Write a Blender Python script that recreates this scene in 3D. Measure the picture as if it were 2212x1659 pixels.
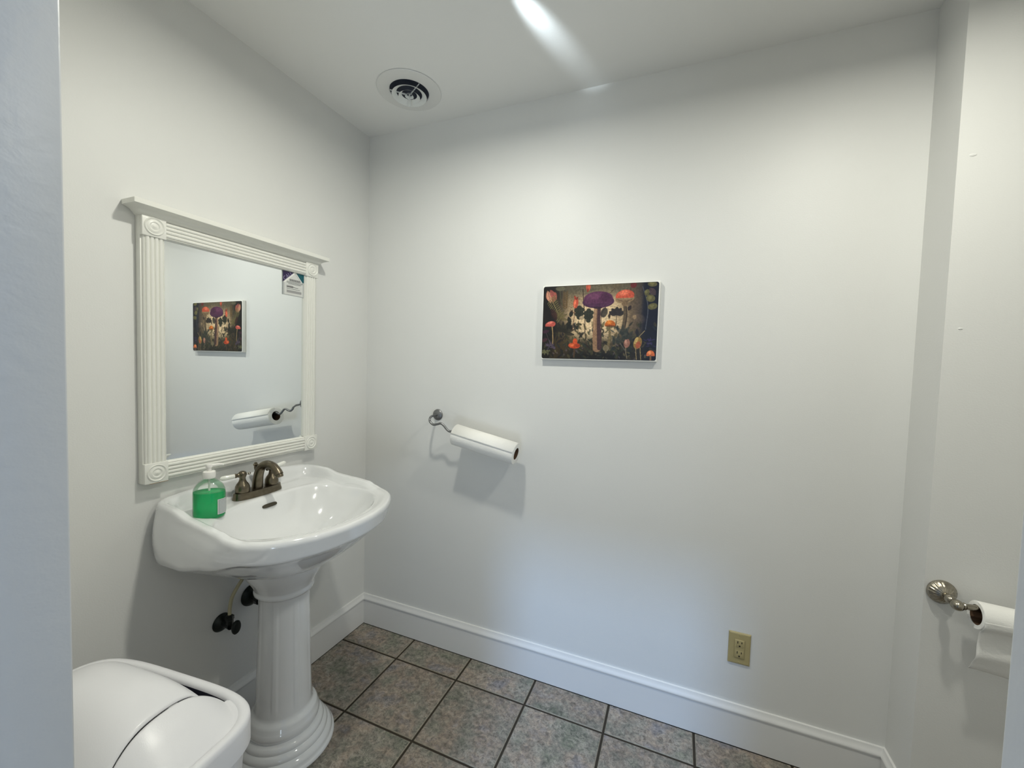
import bpy, bmesh, math, random
import numpy as np
from mathutils import Vector, Matrix
random.seed(7)
PI = math.pi
for o in list(bpy.data.objects):
    bpy.data.objects.remove(o, do_unlink=True)
S = bpy.context.scene
COL = S.collection

# ---------------------------------------------------------------- camera, world, lights, exposure
def cam_axes(yaw, pitch, roll):
    f = Vector((-math.sin(yaw)*math.cos(pitch), math.cos(yaw)*math.cos(pitch), math.sin(pitch)))
    r = Vector((math.cos(yaw), math.sin(yaw), 0)); u = r.cross(f)
    return r*math.cos(roll)+u*math.sin(roll), -r*math.sin(roll)+u*math.cos(roll), f
cd = bpy.data.cameras.new('camera'); cam = bpy.data.objects.new('camera', cd); COL.objects.link(cam)
r_, u_, f_ = cam_axes(.3854, -.0456, .0298)
M = Matrix(((r_.x, u_.x, -f_.x, 1.4566), (r_.y, u_.y, -f_.y, -1.6391), (r_.z, u_.z, -f_.z, 1.3444), (0, 0, 0, 1)))
cam.matrix_world = M
cd.sensor_width = 36; cd.lens = 885.7/2212*36; cd.clip_start = .01; cd.clip_end = 50
S.camera = cam

wd = bpy.data.worlds.new('world'); S.world = wd; wd.use_nodes = True
bg = wd.node_tree.nodes['Background']; bg.inputs[0].default_value = (.52, .70, 1, 1); bg.inputs[1].default_value = .34

LAMPS = [((.82, -.745, 2.33), 9.5, (1, .985, .875)), ((1.98, -.74, 2.33), 8.8, (1, .985, .875))]
def area(name, loc, to, size, power, colour, shape='DISK', size_y=None, spread=None):
    l = bpy.data.lights.new(name, 'AREA'); l.shape = shape; l.size = size; l.energy = power; l.color = colour
    if size_y: l.size_y = size_y
    if spread: l.spread = spread
    o = bpy.data.objects.new(name, l); COL.objects.link(o); o.location = loc
    o.rotation_euler = (Vector(to)-Vector(loc)).to_track_quat('-Z', 'Y').to_euler()
    return o
for loc, pw, c in LAMPS:
    area('ceiling_lamp', loc, (loc[0], loc[1], 0), .085, pw, c)
# daylight of the hall behind the camera: a high window throwing light down through the doorway
area('hall_skylight', (1.22, -8.0, 8.3), (1.2, -1.0, 1.2), 1.3, 560, (.34, .58, 1))
area('hall_window', (1.2, -4.5, 1.9), (1.2, -1.4, 1.5), .9, 8, (.62, .77, 1), 'SQUARE')
area('ceiling_fill', (1.9, -3.0, .25), (1.0, -.6, 2.4), .8, 13, (.70, .84, 1), 'SQUARE')  # added fill, low in the hall, to lift the ceiling
# added spot, not a fitting of the room: draws the bright ceiling streak
sp = bpy.data.lights.new('streak_spot', 'SPOT'); sp.energy = 14.5; sp.color = (.80, .92, 1); sp.spot_size = math.radians(24); sp.spot_blend = 1; sp.shadow_soft_size = .02
so = bpy.data.objects.new('streak_spot', sp); COL.objects.link(so); so.location = (.924, -.60, 2.372); so.scale = (.85, 1, 1)
so.rotation_euler = (Vector((1.11, .0, 2.545))-so.location).to_track_quat('-Z', 'Y').to_euler()

S.view_settings.view_transform = 'Standard'; S.view_settings.look = 'None'
S.view_settings.gamma = 1; S.view_settings.use_curve_mapping = False; S.view_settings.exposure = 0.0

# ---------------------------------------------------------------- materials
def mat(name, col, rough=.5, metal=0, bump=0, bscale=100, spec=.5, coat=0, vary=0, vscale=5, emit=None, trans=0, ior=1.45, alpha=1):
    m = bpy.data.materials.new(name); m.use_nodes = True; nt = m.node_tree; b = nt.nodes['Principled BSDF']
    b.inputs['Base Color'].default_value = (*col, 1); b.inputs['Roughness'].default_value = rough
    b.inputs['Metallic'].default_value = metal; b.inputs['Specular IOR Level'].default_value = spec
    b.inputs['Coat Weight'].default_value = coat; b.inputs['Coat Roughness'].default_value = .04
    b.inputs['Transmission Weight'].default_value = trans; b.inputs['IOR'].default_value = ior
    b.inputs['Alpha'].default_value = alpha
    tc = nt.nodes.new('ShaderNodeTexCoord')
    if emit:
        b.inputs['Emission Color'].default_value = (*emit[0], 1); b.inputs['Emission Strength'].default_value = emit[1]
    if bump:
        n = nt.nodes.new('ShaderNodeTexNoise'); n.inputs['Scale'].default_value = bscale; n.inputs['Detail'].default_value = 3
        bp = nt.nodes.new('ShaderNodeBump'); bp.inputs['Strength'].default_value = bump; bp.inputs['Distance'].default_value = .002
        nt.links.new(tc.outputs['Object'], n.inputs['Vector']); nt.links.new(n.outputs['Fac'], bp.inputs['Height'])
        nt.links.new(bp.outputs['Normal'], b.inputs['Normal'])
    if vary:
        n = nt.nodes.new('ShaderNodeTexNoise'); n.inputs['Scale'].default_value = vscale; n.inputs['Detail'].default_value = 4
        cr = nt.nodes.new('ShaderNodeValToRGB')
        cr.color_ramp.elements[0].position = .3; cr.color_ramp.elements[1].position = .7
        cr.color_ramp.elements[0].color = (*[c*(1-vary) for c in col], 1); cr.color_ramp.elements[1].color = (*[min(1, c*(1+vary)) for c in col], 1)
        nt.links.new(tc.outputs['Object'], n.inputs['Vector']); nt.links.new(n.outputs['Fac'], cr.inputs['Fac'])
        nt.links.new(cr.outputs['Color'], b.inputs['Base Color'])
    return m
M_wall = mat('wall_paint', (.745, .748, .730), .46, bump=.12, bscale=260, vary=.01, vscale=2, spec=.42)
M_ceil = mat('ceiling_paint', (.82, .82, .80), .6, bump=.10, bscale=200)
M_trim = mat('trim_paint', (.77, .77, .76), .33, bump=.05, bscale=120)
M_jamb = mat('jamb_paint', (.60, .62, .64), .4, bump=.25, bscale=70)
M_grout = mat('dark_grout', (.035, .027, .018), .85, bump=.4, bscale=400)
M_porc = mat('white_porcelain', (.80, .81, .815), .10, coat=1, spec=.5)
M_pewter = mat('brushed_pewter', (.165, .14, .10), .30, metal=1, vary=.18, vscale=60)
M_pewter_d = mat('dark_pewter', (.10, .09, .07), .35, metal=1)
M_nickel = mat('antique_nickel', (.36, .33, .27), .22, metal=1, vary=.2, vscale=90)
M_steel = mat('grey_satin_metal', (.23, .235, .24), .38, metal=.9)
M_mir = mat('mirror_silver', (.90, .93, .93), .0, metal=1)
M_frame = mat('frame_paint', (.80, .80, .75), .35, bump=.04, bscale=90)
M_wood = mat('bare_wood', (.42, .25, .10), .6, vary=.2, vscale=60)
M_paper = mat('paper', (.90, .895, .86), .9, bump=.35, bscale=160)
M_card = mat('cardboard_core', (.10, .055, .03), .9)
M_plast = mat('white_plastic', (.80, .80, .82), .32, bump=.05, bscale=500)
M_dark = mat('dark_gap', (.012, .012, .03), .7)
M_cap = mat('cap_plastic', (.85, .84, .80), .35)
M_almond = mat('almond_plastic', (.42, .35, .17), .4, bump=.04, bscale=300)
M_slot = mat('slot_black', (.01, .008, .006), .6)
M_screw = mat('screw_metal', (.25, .2, .1), .4, metal=.8)
M_black = mat('dark_bronze', (.018, .022, .02), .32, metal=.5, spec=.5)
M_tube = mat('cream_tube', (.50, .46, .30), .45)
M_vent = mat('vent_plastic', (.74, .74, .72), .45)
M_ventw = mat('vent_ring_plastic', (.78, .80, .78), .35)
M_filter = mat('dark_filter', (.010, .016, .034), .6, bump=.8, bscale=500)
M_board = mat('board_edge', (.84, .84, .80), .5)
M_purple = mat('purple_print', (.020, .008, .060), .35)
M_teal = mat('teal_print', (.0, .085, .11), .35)
M_cardw = mat('card_white', (.66, .67, .65), .35)
M_ink = mat('grey_ink', (.16, .17, .17), .5)
M_ink2 = mat('light_ink', (.34, .34, .34), .5)
M_lav = mat('lavender_ink', (.30, .27, .42), .5)
M_diff = mat('lamp_diffuser', (.9, .9, .85), .5, emit=((1, .96, .85), 1.5))
M_white = mat('lever_porcelain', (.83, .83, .78), .12, coat=1)
M_chrome = mat('small_chrome', (.6, .58, .52), .15, metal=1)

def tile_material():
    m = bpy.data.materials.new('floor_tile'); m.use_nodes = True; nt = m.node_tree; N = nt.nodes; L = nt.links
    b = N['Principled BSDF']; b.inputs['Roughness'].default_value = .52; b.inputs['Specular IOR Level'].default_value = .35
    tc = N.new('ShaderNodeTexCoord'); oi = N.new('ShaderNodeObjectInfo')
    mul = N.new('ShaderNodeVectorMath'); mul.operation = 'MULTIPLY_ADD'
    cmb = N.new('ShaderNodeCombineXYZ')
    for k in range(3): L.new(oi.outputs['Random'], cmb.inputs[k])
    mul.inputs[1].default_value = (37, 91, 53); L.new(cmb.outputs[0], mul.inputs[0]); L.new(tc.outputs['Object'], mul.inputs[2])
    def noise(sc, det, rough=.6, dist=0):
        n = N.new('ShaderNodeTexNoise'); n.inputs['Scale'].default_value = sc; n.inputs['Detail'].default_value = det
        n.inputs['Roughness'].default_value = rough; n.inputs['Distortion'].default_value = dist
        L.new(mul.outputs[0], n.inputs['Vector']); return n
    def ramp(inp, st):
        r = N.new('ShaderNodeValToRGB'); e = r.color_ramp.elements
        while len(e) < len(st): e.new(.5)
        for k, (p, c) in enumerate(st): e[k].position = p; e[k].color = (*c, 1)
        L.new(inp, r.inputs['Fac']); return r
    def mix(fac, a, c, mode='MIX'):
        x = N.new('ShaderNodeMix'); x.data_type = 'RGBA'; x.blend_type = mode
        if isinstance(fac, float): x.inputs[0].default_value = fac
        else: L.new(fac, x.inputs[0])
        L.new(a, x.inputs[6])
        if isinstance(c, tuple): x.inputs[7].default_value = (*c, 1)
        else: L.new(c, x.inputs[7])
        return x.outputs[2]
    hue = ramp(noise(9, 3).outputs['Fac'], [(.32, (.170, .178, .140)), (.45, (.230, .215, .183)), (.56, (.285, .235, .192)), (.68, (.215, .203, .208))])
    pat = ramp(noise(58, 10, .78, .5).outputs['Fac'], [(.36, (.40, .40, .40)), (.50, (.9, .9, .9)), (.63, (1.5, 1.46, 1.38))])
    c1 = mix(1.0, hue.outputs[0], pat.outputs[0], 'MULTIPLY')
    nv = noise(34, 7, .68, 1.3)
    sub = N.new('ShaderNodeMath'); sub.operation = 'SUBTRACT'; sub.inputs[1].default_value = .5; L.new(nv.outputs['Fac'], sub.inputs[0])
    ab = N.new('ShaderNodeMath'); ab.operation = 'ABSOLUTE'; L.new(sub.outputs[0], ab.inputs[0])
    vein = ramp(ab.outputs[0], [(.0, (1, 1, 1)), (.022, (.3, .3, .3)), (.05, (0, 0, 0))])
    g = ramp(noise(16, 4).outputs['Fac'], [(.42, (0, 0, 0)), (.6, (1, 1, 1))])
    vf = mix(1.0, vein.outputs[0], g.outputs[0], 'MULTIPLY')
    vm = N.new('ShaderNodeMath'); vm.operation = 'MULTIPLY'; vm.inputs[1].default_value = .62; L.new(vf, vm.inputs[0])
    c2 = mix(vm.outputs[0], c1, (.50, .455, .39))
    hv = N.new('ShaderNodeHueSaturation'); hv.inputs['Saturation'].default_value = 1.0
    mr = N.new('ShaderNodeMapRange'); mr.inputs[3].default_value = .88; mr.inputs[4].default_value = 1.12
    L.new(oi.outputs['Random'], mr.inputs[0]); L.new(mr.outputs[0], hv.inputs['Value']); L.new(c2, hv.inputs['Color'])
    L.new(hv.outputs[0], b.inputs['Base Color'])
    bp = N.new('ShaderNodeBump'); bp.inputs['Strength'].default_value = .25; bp.inputs['Distance'].default_value = .003
    L.new(noise(45, 5, .7, 1).outputs['Fac'], bp.inputs['Height']); L.new(bp.outputs[0], b.inputs['Normal'])
    return m
M_tile = tile_material()
M_tedge = mat('tile_edge', (.30, .27, .21), .6, vary=.2, vscale=80)

# ---------------------------------------------------------------- helpers
def link(name, me, m=None, parent=None, smooth=False, loc=None):
    o = bpy.data.objects.new(name, me); COL.objects.link(o)
    if m:
        for k in (m if isinstance(m, (list, tuple)) else [m]): me.materials.append(k)
    if smooth: me.shade_smooth() if smooth is True else me.shade_smooth()
    if parent: o.parent = parent
    if loc: o.location = loc
    return o
def sharp(o, ang=35):
    me = o.data; bm = bmesh.new(); bm.from_mesh(me)
    for e in bm.edges:
        if len(e.link_faces) == 2 and e.calc_face_angle(0) > math.radians(ang): e.smooth = False
    for f in bm.faces: f.smooth = True
    bm.to_mesh(me); bm.free(); return o
def pyd(name, V, F, m, parent=None, sm=False, loc=None, ang=35):
    me = bpy.data.meshes.new(name); me.from_pydata([tuple(v) for v in V], [], F); me.update()
    bm = bmesh.new(); bm.from_mesh(me); bmesh.ops.recalc_face_normals(bm, faces=bm.faces); bm.to_mesh(me); bm.free()
    o = link(name, me, m, parent, False, loc)
    if sm: sharp(o, ang)
    return o
def box(name, lo, hi, m, parent=None, bev=0, seg=2, sm=False):
    bm = bmesh.new(); lo = Vector(lo); hi = Vector(hi)
    bmesh.ops.create_cube(bm, size=1)
    for v in bm.verts: v.co = Vector([lo[i]+(v.co[i]+.5)*(hi[i]-lo[i]) for i in range(3)])
    if bev: bmesh.ops.bevel(bm, geom=list(bm.edges), offset=bev, segments=seg, profile=.5, affect='EDGES')
    me = bpy.data.meshes.new(name); bm.to_mesh(me); bm.free()
    o = link(name, me, m, parent)
    if bev: sharp(o, 50)
    return o
def frame_of(axis):
    a = Vector(axis).normalized(); t = Vector((0, 0, 1)) if abs(a.z) < .9 else Vector((1, 0, 0))
    x = a.cross(t).normalized(); return x, a.cross(x).normalized()*-1, a
def lathe(name, prof, m, parent=None, base=(0, 0, 0), axis=(0, 0, 1), n=48, ang=35, sx=1, sy=1, rot=0, caps=True):
    """prof: list of (r, h) along axis"""
    X, Y, A = (Vector((1, 0, 0)), Vector((0, 1, 0)), Vector((0, 0, 1))) if tuple(axis) == (0, 0, 1) else frame_of(axis)
    B = Vector(base); V = []; F = []
    for r, h in prof:
        for k in range(n):
            t = 2*PI*k/n; x = r*math.cos(t)*sx; y = r*math.sin(t)*sy
            x, y = x*math.cos(rot)-y*math.sin(rot), x*math.sin(rot)+y*math.cos(rot)
            V.append(B+X*x+Y*y+A*h)
    for i in range(len(prof)-1):
        for k in range(n):
            a = i*n+k; b = i*n+(k+1) % n; F.append((a, b, b+n, a+n))
    if caps and prof[0][0] > 1e-6: F.append(tuple(range(n))[::-1])
    if caps and prof[-1][0] > 1e-6: F.append(tuple((len(prof)-1)*n+k for k in range(n)))
    me = bpy.data.meshes.new(name); me.from_pydata([tuple(v) for v in V], [], F)
    bm = bmesh.new(); bm.from_mesh(me); bmesh.ops.remove_doubles(bm, verts=bm.verts, dist=1e-6)
    bmesh.ops.recalc_face_normals(bm, faces=bm.faces); bm.to_mesh(me); bm.free()
    return sharp(link(name, me, m, parent), ang)
def catmull(pts, n=8, closed=False):
    P = [Vector(p) for p in pts]; out = []; L = len(P)
    for i in range(L if closed else L-1):
        g = (lambda j: P[j % L]) if closed else (lambda j: P[max(0, min(L-1, j))])
        p0, p1, p2, p3 = g(i-1), g(i), g(i+1), g(i+2)
        for k in range(n):
            t = k/n
            out.append(.5*((2*p1)+(p2-p0)*t+(2*p0-5*p1+4*p2-p3)*t*t+(3*p1-p0-3*p2+p3)*t**3))
    if not closed: out.append(P[-1])
    return out
def tube(name, pts, rad, m, parent=None, n=16, sub=8, ang=50, smoothpath=True):
    """rad: number or list per control point"""
    R = rad if isinstance(rad, (list, tuple)) else [rad]*len(pts)
    C = catmull([(*p, r) for p, r in zip(pts, R)] if False else pts, sub) if smoothpath else [Vector(p) for p in pts]
    rr = [v[0] for v in catmull([(r, 0, 0) for r in R], sub)] if smoothpath else R
    V = []; F = []; up = None
    for i, c in enumerate(C):
        t = (C[min(i+1, len(C)-1)]-C[max(i-1, 0)]).normalized()
        if up is None: up = Vector((0, 0, 1)) if abs(t.z) < .9 else Vector((0, 1, 0))
        x = t.cross(up).normalized(); up = x.cross(t).normalized()
        for k in range(n):
            a = 2*PI*k/n; V.append(c+(x*math.cos(a)+up*math.sin(a))*rr[i])
    for i in range(len(C)-1):
        for k in range(n):
            a = i*n+k; b = i*n+(k+1) % n; F.append((a, b, b+n, a+n))
    F.append(tuple(range(n))[::-1]); F.append(tuple((len(C)-1)*n+k for k in range(n)))
    return pyd(name, V, F, m, parent, True, ang=ang)
def sweep(name, prof, path_fn, m, parent=None, sm=True, ang=35):
    """prof points run through path_fn(end, p) -> two 3-D rows, closed prism"""
    n = len(prof); V = [path_fn(0, p) for p in prof]+[path_fn(1, p) for p in prof]
    F = [(k, (k+1) % n, n+(k+1) % n, n+k) for k in range(n)]+[tuple(range(n))[::-1], tuple(range(n, 2*n))]
    return pyd(name, V, F, m, parent, sm, ang=ang)
def thing(name, label, cat, loc=(0, 0, 0), group=None):
    o = bpy.data.objects.new(name, None); COL.objects.link(o); o.location = loc; o.empty_display_size = .05
    o['label'] = label; o['category'] = cat
    if group: o['group'] = group
    return o
def tag(o, label, cat): o['label'] = label; o['category'] = cat; return o
def st(o): o['kind'] = 'structure'; return o
def finish(root):
    """children were built in world coordinates: keep them there under a moved Empty"""
    inv = Matrix.Translation(root.location).inverted()
    for c in root.children: c.matrix_parent_inverse = inv
def sstep(x): x = max(0, min(1, x)); return x*x*(3-2*x)
def interp(x, tab):
    xs = [t[0] for t in tab]
    if x <= xs[0]: return tab[0][1]
    for (a, p), (b, q) in zip(tab, tab[1:]):
        if x <= b: return p+(q-p)*sstep((x-a)/(b-a))*.5+(q-p)*((x-a)/(b-a))*.5
    return tab[-1][1]

# ---------------------------------------------------------------- room shell
W = 2.1253; J = -.1454; XR = 2.95; YF = -1.42; YO = -1.54; H = 2.44; DL = .868; DR = 1.582
st(box('wall_left', (-.1, YO, 0), (0, .1, H), M_wall))
st(box('wall_back', (0, 0, 0), (W, .1, H), M_wall))
# projecting wall that carries the toilet paper, with its narrow return beside the back wall
st(pyd('wall_right', [(W, .1, 0), (W, J, 0), (XR, J, 0), (XR, .1, 0), (W, .1, H), (W, J, H), (XR, J, H), (XR, .1, H)],
       [(0, 1, 2, 3), (4, 5, 6, 7), (0, 1, 5, 4), (1, 2, 6, 5), (2, 3, 7, 6), (3, 0, 4, 7)], M_wall))
st(box('wall_side', (XR, YO, 0), (XR+.1, J, H), M_wall))
HD = 2.04
V = []; F = []
def addbox(lo, hi):
    b = len(V)
    for x in (lo[0], hi[0]):
        for y in (lo[1], hi[1]):
            for z in (lo[2], hi[2]): V.append((x, y, z))
    F.extend([tuple(b+k for k in q) for q in ((0, 1, 3, 2), (4, 6, 7, 5), (0, 4, 5, 1), (2, 3, 7, 6), (0, 2, 6, 4), (1, 5, 7, 3))])
addbox((0, YO, 0), (DL-.018, YF, H)); addbox((DR+.018, YO, 0), (XR, YF, H)); addbox((DL-.018, YO, HD+.018), (DR+.018, YF, H))
st(pyd('wall_front', V, F, M_wall))
# door jambs: boards lining the opening, with a stop strip
tr = st(box('trim_1', (DL-.018, YO-.002, 0), (DL, YF+.002, HD+.018), M_jamb, bev=.0025))
box('stop_strip', (DL, YF-.078, 0), (DL+.011, YF-.042-.08, HD), M_jamb, tr, bev=.003)
tr = st(box('trim_2', (DR, YO-.002, 0), (DR+.018, YF+.002, HD+.018), M_jamb, bev=.0025))
box('stop_strip', (DR-.011, YF-.122, 0), (DR, YF-.078, HD), M_jamb, tr, bev=.003)
st(box('trim_3', (DL, YO-.002, HD), (DR, YF+.002, HD+.018), M_jamb, bev=.002))
st(box('ceiling', (-.1, YO, H), (XR+.1, .1, H+.08), M_ceil))
floor = st(box('floor', (-.1, -2.3, -.05), (XR+.1, .1, -.0035), M_grout))
# tiles, one object each
x0, y0, s, g = .3256, .1517, .3103, .0085
cache = {}
def tile(xa, xb, ya, yb):
    w = xb-xa; d = yb-ya; key = (round(w, 3), round(d, 3))
    if key not in cache:
        hw, hd, b = w/2, d/2, .0022; V = []
        for e, z in ((0, -.006), (0, -.0022), (b, 0)):
            V += [(-hw+e, -hd+e, z), (hw-e, -hd+e, z), (hw-e, hd-e, z), (-hw+e, hd-e, z)]
        F = [(8, 9, 10, 11)]+[(4*i+k, 4*i+(k+1) % 4, 4*i+4+(k+1) % 4, 4*i+4+k) for i in range(2) for k in range(4)]
        me = bpy.data.meshes.new('tile'); me.from_pydata(V, [], F); me.materials.append(M_tile); me.materials.append(M_tedge)
        for p in me.polygons: p.material_index = 0 if p.index == 0 else 1
        cache[key] = me
    o = bpy.data.objects.new('tile', cache[key]); COL.objects.link(o); o.parent = floor
    o.location = ((xa+xb)/2, (ya+yb)/2, random.uniform(-.0004, .0004))
xs = [.013]+[x0+s*i for i in range(0, 9)]
ys = [-.0135]+[-y0-s*j for j in range(0, 7)]
for i in range(len(xs)-1):
    for j in range(len(ys)-1):
        xa, xb, yb, ya = xs[i]+g/2, min(xs[i+1]-g/2, XR-.014), ys[j]-g/2, ys[j+1]+g/2
        if j == 0:
            yb = ys[0]
            if xa > W-.02: continue
            xb = min(xb, W-.014)
        if i == 0: xa = .013
        if ya < -2.28: continue
        if yb < YF-.05 and False: continue
        tile(xa, xb, ya, yb)
# baseboards with a moulded cap
BP = [(0, .1515), (.0045, .1515), (.0065, .1505), (.0085, .143), (.0125, .137), (.0160, .1315), (.0168, .1275), (.0155, .1235), (.0125, .1215), (.0125, .0008), (0, .0008)]
def board(name, a, b, nrm, m0=0, m1=0):
    a = Vector(a); b = Vector(b); n = Vector(nrm); t = (b-a).normalized()
    return st(sweep(name, BP, lambda e, p: (a+t*(m0*p[0]) if e == 0 else b+t*(m1*p[0]))+n*p[0]+Vector((0, 0, p[1])), M_trim))
board('baseboard_left', (0, YF, 0), (0, 0, 0), (1, 0, 0), 0, -1)
board('baseboard_back', (0, 0, 0), (W, 0, 0), (0, -1, 0), 1, -1)
board('baseboard_right', (W, 0, 0), (W, J, 0), (-1, 0, 0), 1, 1)
board('baseboard_alcove', (W, J, 0), (XR, J, 0), (0, -1, 0), -1, 0)
board('baseboard_front', (DL-.018, YF, 0), (0, YF, 0), (0, 1, 0), 0, 1)
board('baseboard_front', (XR, YF, 0), (DR+.018, YF, 0), (0, 1, 0), 0, 0)
board('baseboard_side', (XR, J, 0), (XR, YF, 0), (-1, 0, 0), 1, -1)
# ceiling lamps (out of the picture, over the room)
for k, (loc, pw, c) in enumerate(LAMPS):
    t = thing('ceiling_light', ['round flush ceiling light above the basin side of the room', 'round flush ceiling light above the toilet paper side of the room'][k], 'ceiling light', (loc[0], loc[1], H), 'flush ceiling lights')
    lathe('housing', [(0, H-.002), (.075, H-.002), (.08, H-.01), (.08, H-.088), (.072, H-.098), (.060, H-.098), (.058, H-.088), (0, H-.088)], M_vent, t, (loc[0], loc[1], 0))
    lathe('diffuser', [(0, H-.101), (.03, H-.101), (.056, H-.098), (.056, H-.092), (0, H-.092)], M_diff, t, (loc[0], loc[1], 0))
    finish(t)

# filled nail spots on the toilet paper wall
for mx, mz, mr in ((2.1565, 1.9407, .006), (2.1585, 1.4798, .004)):
    lathe('nail_spot', [(mr, 0), (mr*.8, .0010), (mr*.4, .0015), (0, .0016)], M_wall, bpy.data.objects['wall_right'], (mx, J, mz), (0, -1, 0), 14, sx=1.4, sy=.7)

# ---------------------------------------------------------------- pedestal sink
SY = -.64
def outline_pts():
    R = [(.004, .22), (.010, .258), (.035, .279), (.10, .287), (.20, .292), (.30, .298), (.36, .296), (.42, .280), (.48, .238), (.53, .160), (.555, .08)]
    return [(.004, 0)]+R+[(.562, 0)]+[(x, -y) for x, y in R[::-1]]
OC = (.30, 0)
_ol = catmull([(x, y, 0) for x, y in outline_pts()], 12, True)
_oa = sorted((math.atan2(p.y-OC[1], p.x-OC[0]), math.hypot(p.x-OC[0], p.y-OC[1])) for p in _ol)
def ro_of(t):
    t = (t+PI) % (2*PI)-PI
    A = [a for a, _ in _oa]; return float(np.interp(t, A, [r for _, r in _oa], period=2*PI))
def ri_of(t):
    c, s_ = math.cos(t), math.sin(t)
    lo, hi = 0, .5
    for _ in range(30):
        r = (lo+hi)/2; x = OC[0]+r*c; y = r*s_; dx = x-.315
        n = 2.05 if dx > 0 else 2.8; a = .192 if dx > 0 else .178
        v = abs(dx/a)**n+abs(y/.246)**n
        if v < 1: lo = r
        else: hi = r
    return lo
def ridge(x, y):
    if x < .03: return .900+.024*max(0, math.cos(PI*y/.60))
    return interp(x, [(.03, .902), (.11, .899), (.18, .882), (.26, .875), (.33, .868), (.365, .857), (.40, .851), (.6, .851)])
def skirt(x): return interp(x, [(0, .712), (.15, .722), (.27, .750), (.40, .784), (.6, .788)])
def deck(x): return .846+.014*sstep((.24-x)/.10)
def make_sink():
    t = thing('pedestal_sink', 'white porcelain pedestal sink with scalloped back ledge under the mirror', 'sink', (.215, SY, 0))
    n = 192; V = []; F = []; rows = 0
    ring = []
    def add(fn):
        nonlocal rows
        for k in range(n):
            a = 2*PI*k/n; V.append(fn(a))
        rows += 1
    ro = {}; ri = {}
    for k in range(n):
        a = 2*PI*k/n; ro[a] = ro_of(a); ri[a] = ri_of(a)
    def P(a, r, z): return (OC[0]+r*math.cos(a), SY+r*math.sin(a), z)
    def zin(a):
        x = OC[0]+ri[a]*math.cos(a); return deck(x)-.010
    D = .128; dx, dy = .27, 0
    for i in range(0, 23):
        q = .09+(1-.09)*(i/22)
        def f(a, q=q):
            x = OC[0]+ri[a]*math.cos(a)*q+(dx-OC[0])*(1-q); y = ri[a]*math.sin(a)*q
            return (x, SY+y, zin(a)-D*(1-q**2.7)**.95)
        add(f)
    for e, dz in ((.003, .0045), (.007, .0078), (.012, .0095)):
        add(lambda a, e=e, dz=dz: P(a, ri[a]+e, zin(a)+dz))
    for i in range(1, 19):
        q = i/18
        def f(a, q=q):
            r = ri[a]+.012+(ro[a]-.010-ri[a]-.012)*q; w = ro[a]-r
            x, y = OC[0]+r*math.cos(a), r*math.sin(a); xo, yo = OC[0]+ro[a]*math.cos(a), ro[a]*math.sin(a)
            rg = ridge(xo, yo); d = deck(x); m = sstep((.050-w)/.028)
            return P(a, r, d-.0005+(rg-d)*m)
        add(f)
    for w, dz in ((.006, -.0012), (.003, -.0042), (.0008, -.009), (0, -.015)):
        add(lambda a, w=w, dz=dz: P(a, ro[a]-w, ridge(OC[0]+ro[a]*math.cos(a), ro[a]*math.sin(a))+dz))
    for i in range(1, 9):
        q = i/8
        def f(a, q=q):
            xo, yo = OC[0]+ro[a]*math.cos(a), ro[a]*math.sin(a); zt = ridge(xo, yo)-.015; zb = skirt(xo)+.010
            side = sstep(abs(yo)/.28)*sstep((.40-xo)/.1) if xo > .02 else 0
            bulge = .012*side*math.sin(PI*min(1, q*.9))
            r = ro[a]+bulge-(.010 if xo > .36 else .010*sstep(xo/.36))*q*sstep((xo-.2)/.2)
            return P(a, r, zt+(zb-zt)*q)
        add(f)
    def rb(a):
        xo = OC[0]+ro[a]*math.cos(a); return ro[a]-.010*sstep((xo-.2)/.2)
    for w, dz in ((.002, .004), (.007, .0005), (.014, -.002)):
        add(lambda a, w=w, dz=dz: P(a, rb(a)-w, skirt(OC[0]+ro[a]*math.cos(a))+dz))
    for i in range(1, 13):
        q = i/12
        def f(a, q=q):
            xo = OC[0]+ro[a]*math.cos(a); p0 = P(a, rb(a)-.014, 0); B = skirt(xo)-.002
            p1 = (.225+.112*math.cos(a), SY+.112*math.sin(a))
            return (max(.004, p0[0]+(p1[0]-p0[0])*q), p0[1]+(p1[1]-p0[1])*q, B+(.650-B)*(1-(1-q)**1.6))
        add(f)
    for i in range(rows-1):
        for k in range(n):
            a = i*n+k; b = i*n+(k+1) % n; F.append((a, b, b+n, a+n))
    F.append(tuple(range(n))); F.append(tuple((rows-1)*n+k for k in range(n)))
    pyd('basin', V, F, M_porc, t, True, ang=75)
    # pedestal column
    cx = .222; prof = [(.100, .652), (.122, .652), (.127, .650), (.124, .635), (.114, .612), (.103, .594), (.096, .580), (.0925, .572), (.0905, .567), (.0925, .563), (.0935, .558), (.0925, .553), (.088, .549), (.083, .546), (.0805, .540)]
    for i in range(1, 25):
        q = i/24; prof.append((.0795+.010*q, .533-.383*q))
    prof += [(.0905, .142), (.094, .136), (.101, .132), (.106, .124), (.1075, .114), (.110, .110), (.113, .100), (.113, .090), (.110, .083), (.108, .080), (.116, .078), (.124, .072), (.127, .064), (.126, .058), (.130, .056), (.137, .050), (.140, .042), (.139, .036), (.143, .034), (.151, .028), (.155, .020), (.155, .012), (.158, .010), (.162, .007), (.163, .0005), (.14, .0005)]
    n = 240; V = []; F = []
    for r, z in prof:
        for k in range(n):
            a = 2*PI*k/n; rr = r
            if .150 <= z <= .534:
                end = sstep((z-.165)/.012)*sstep((.526-z)/.010)
                u = (a/(2*PI)*8+.30) % 1.0; d = abs(u-.5)*2     # eight shallow panels
                rr = r-.0020*end*(1-sstep((d-.62)/.26))+.0012*end*math.cos(u*2*PI)*0
            V.append((cx+rr*math.cos(a), SY+rr*math.sin(a), z))
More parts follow.
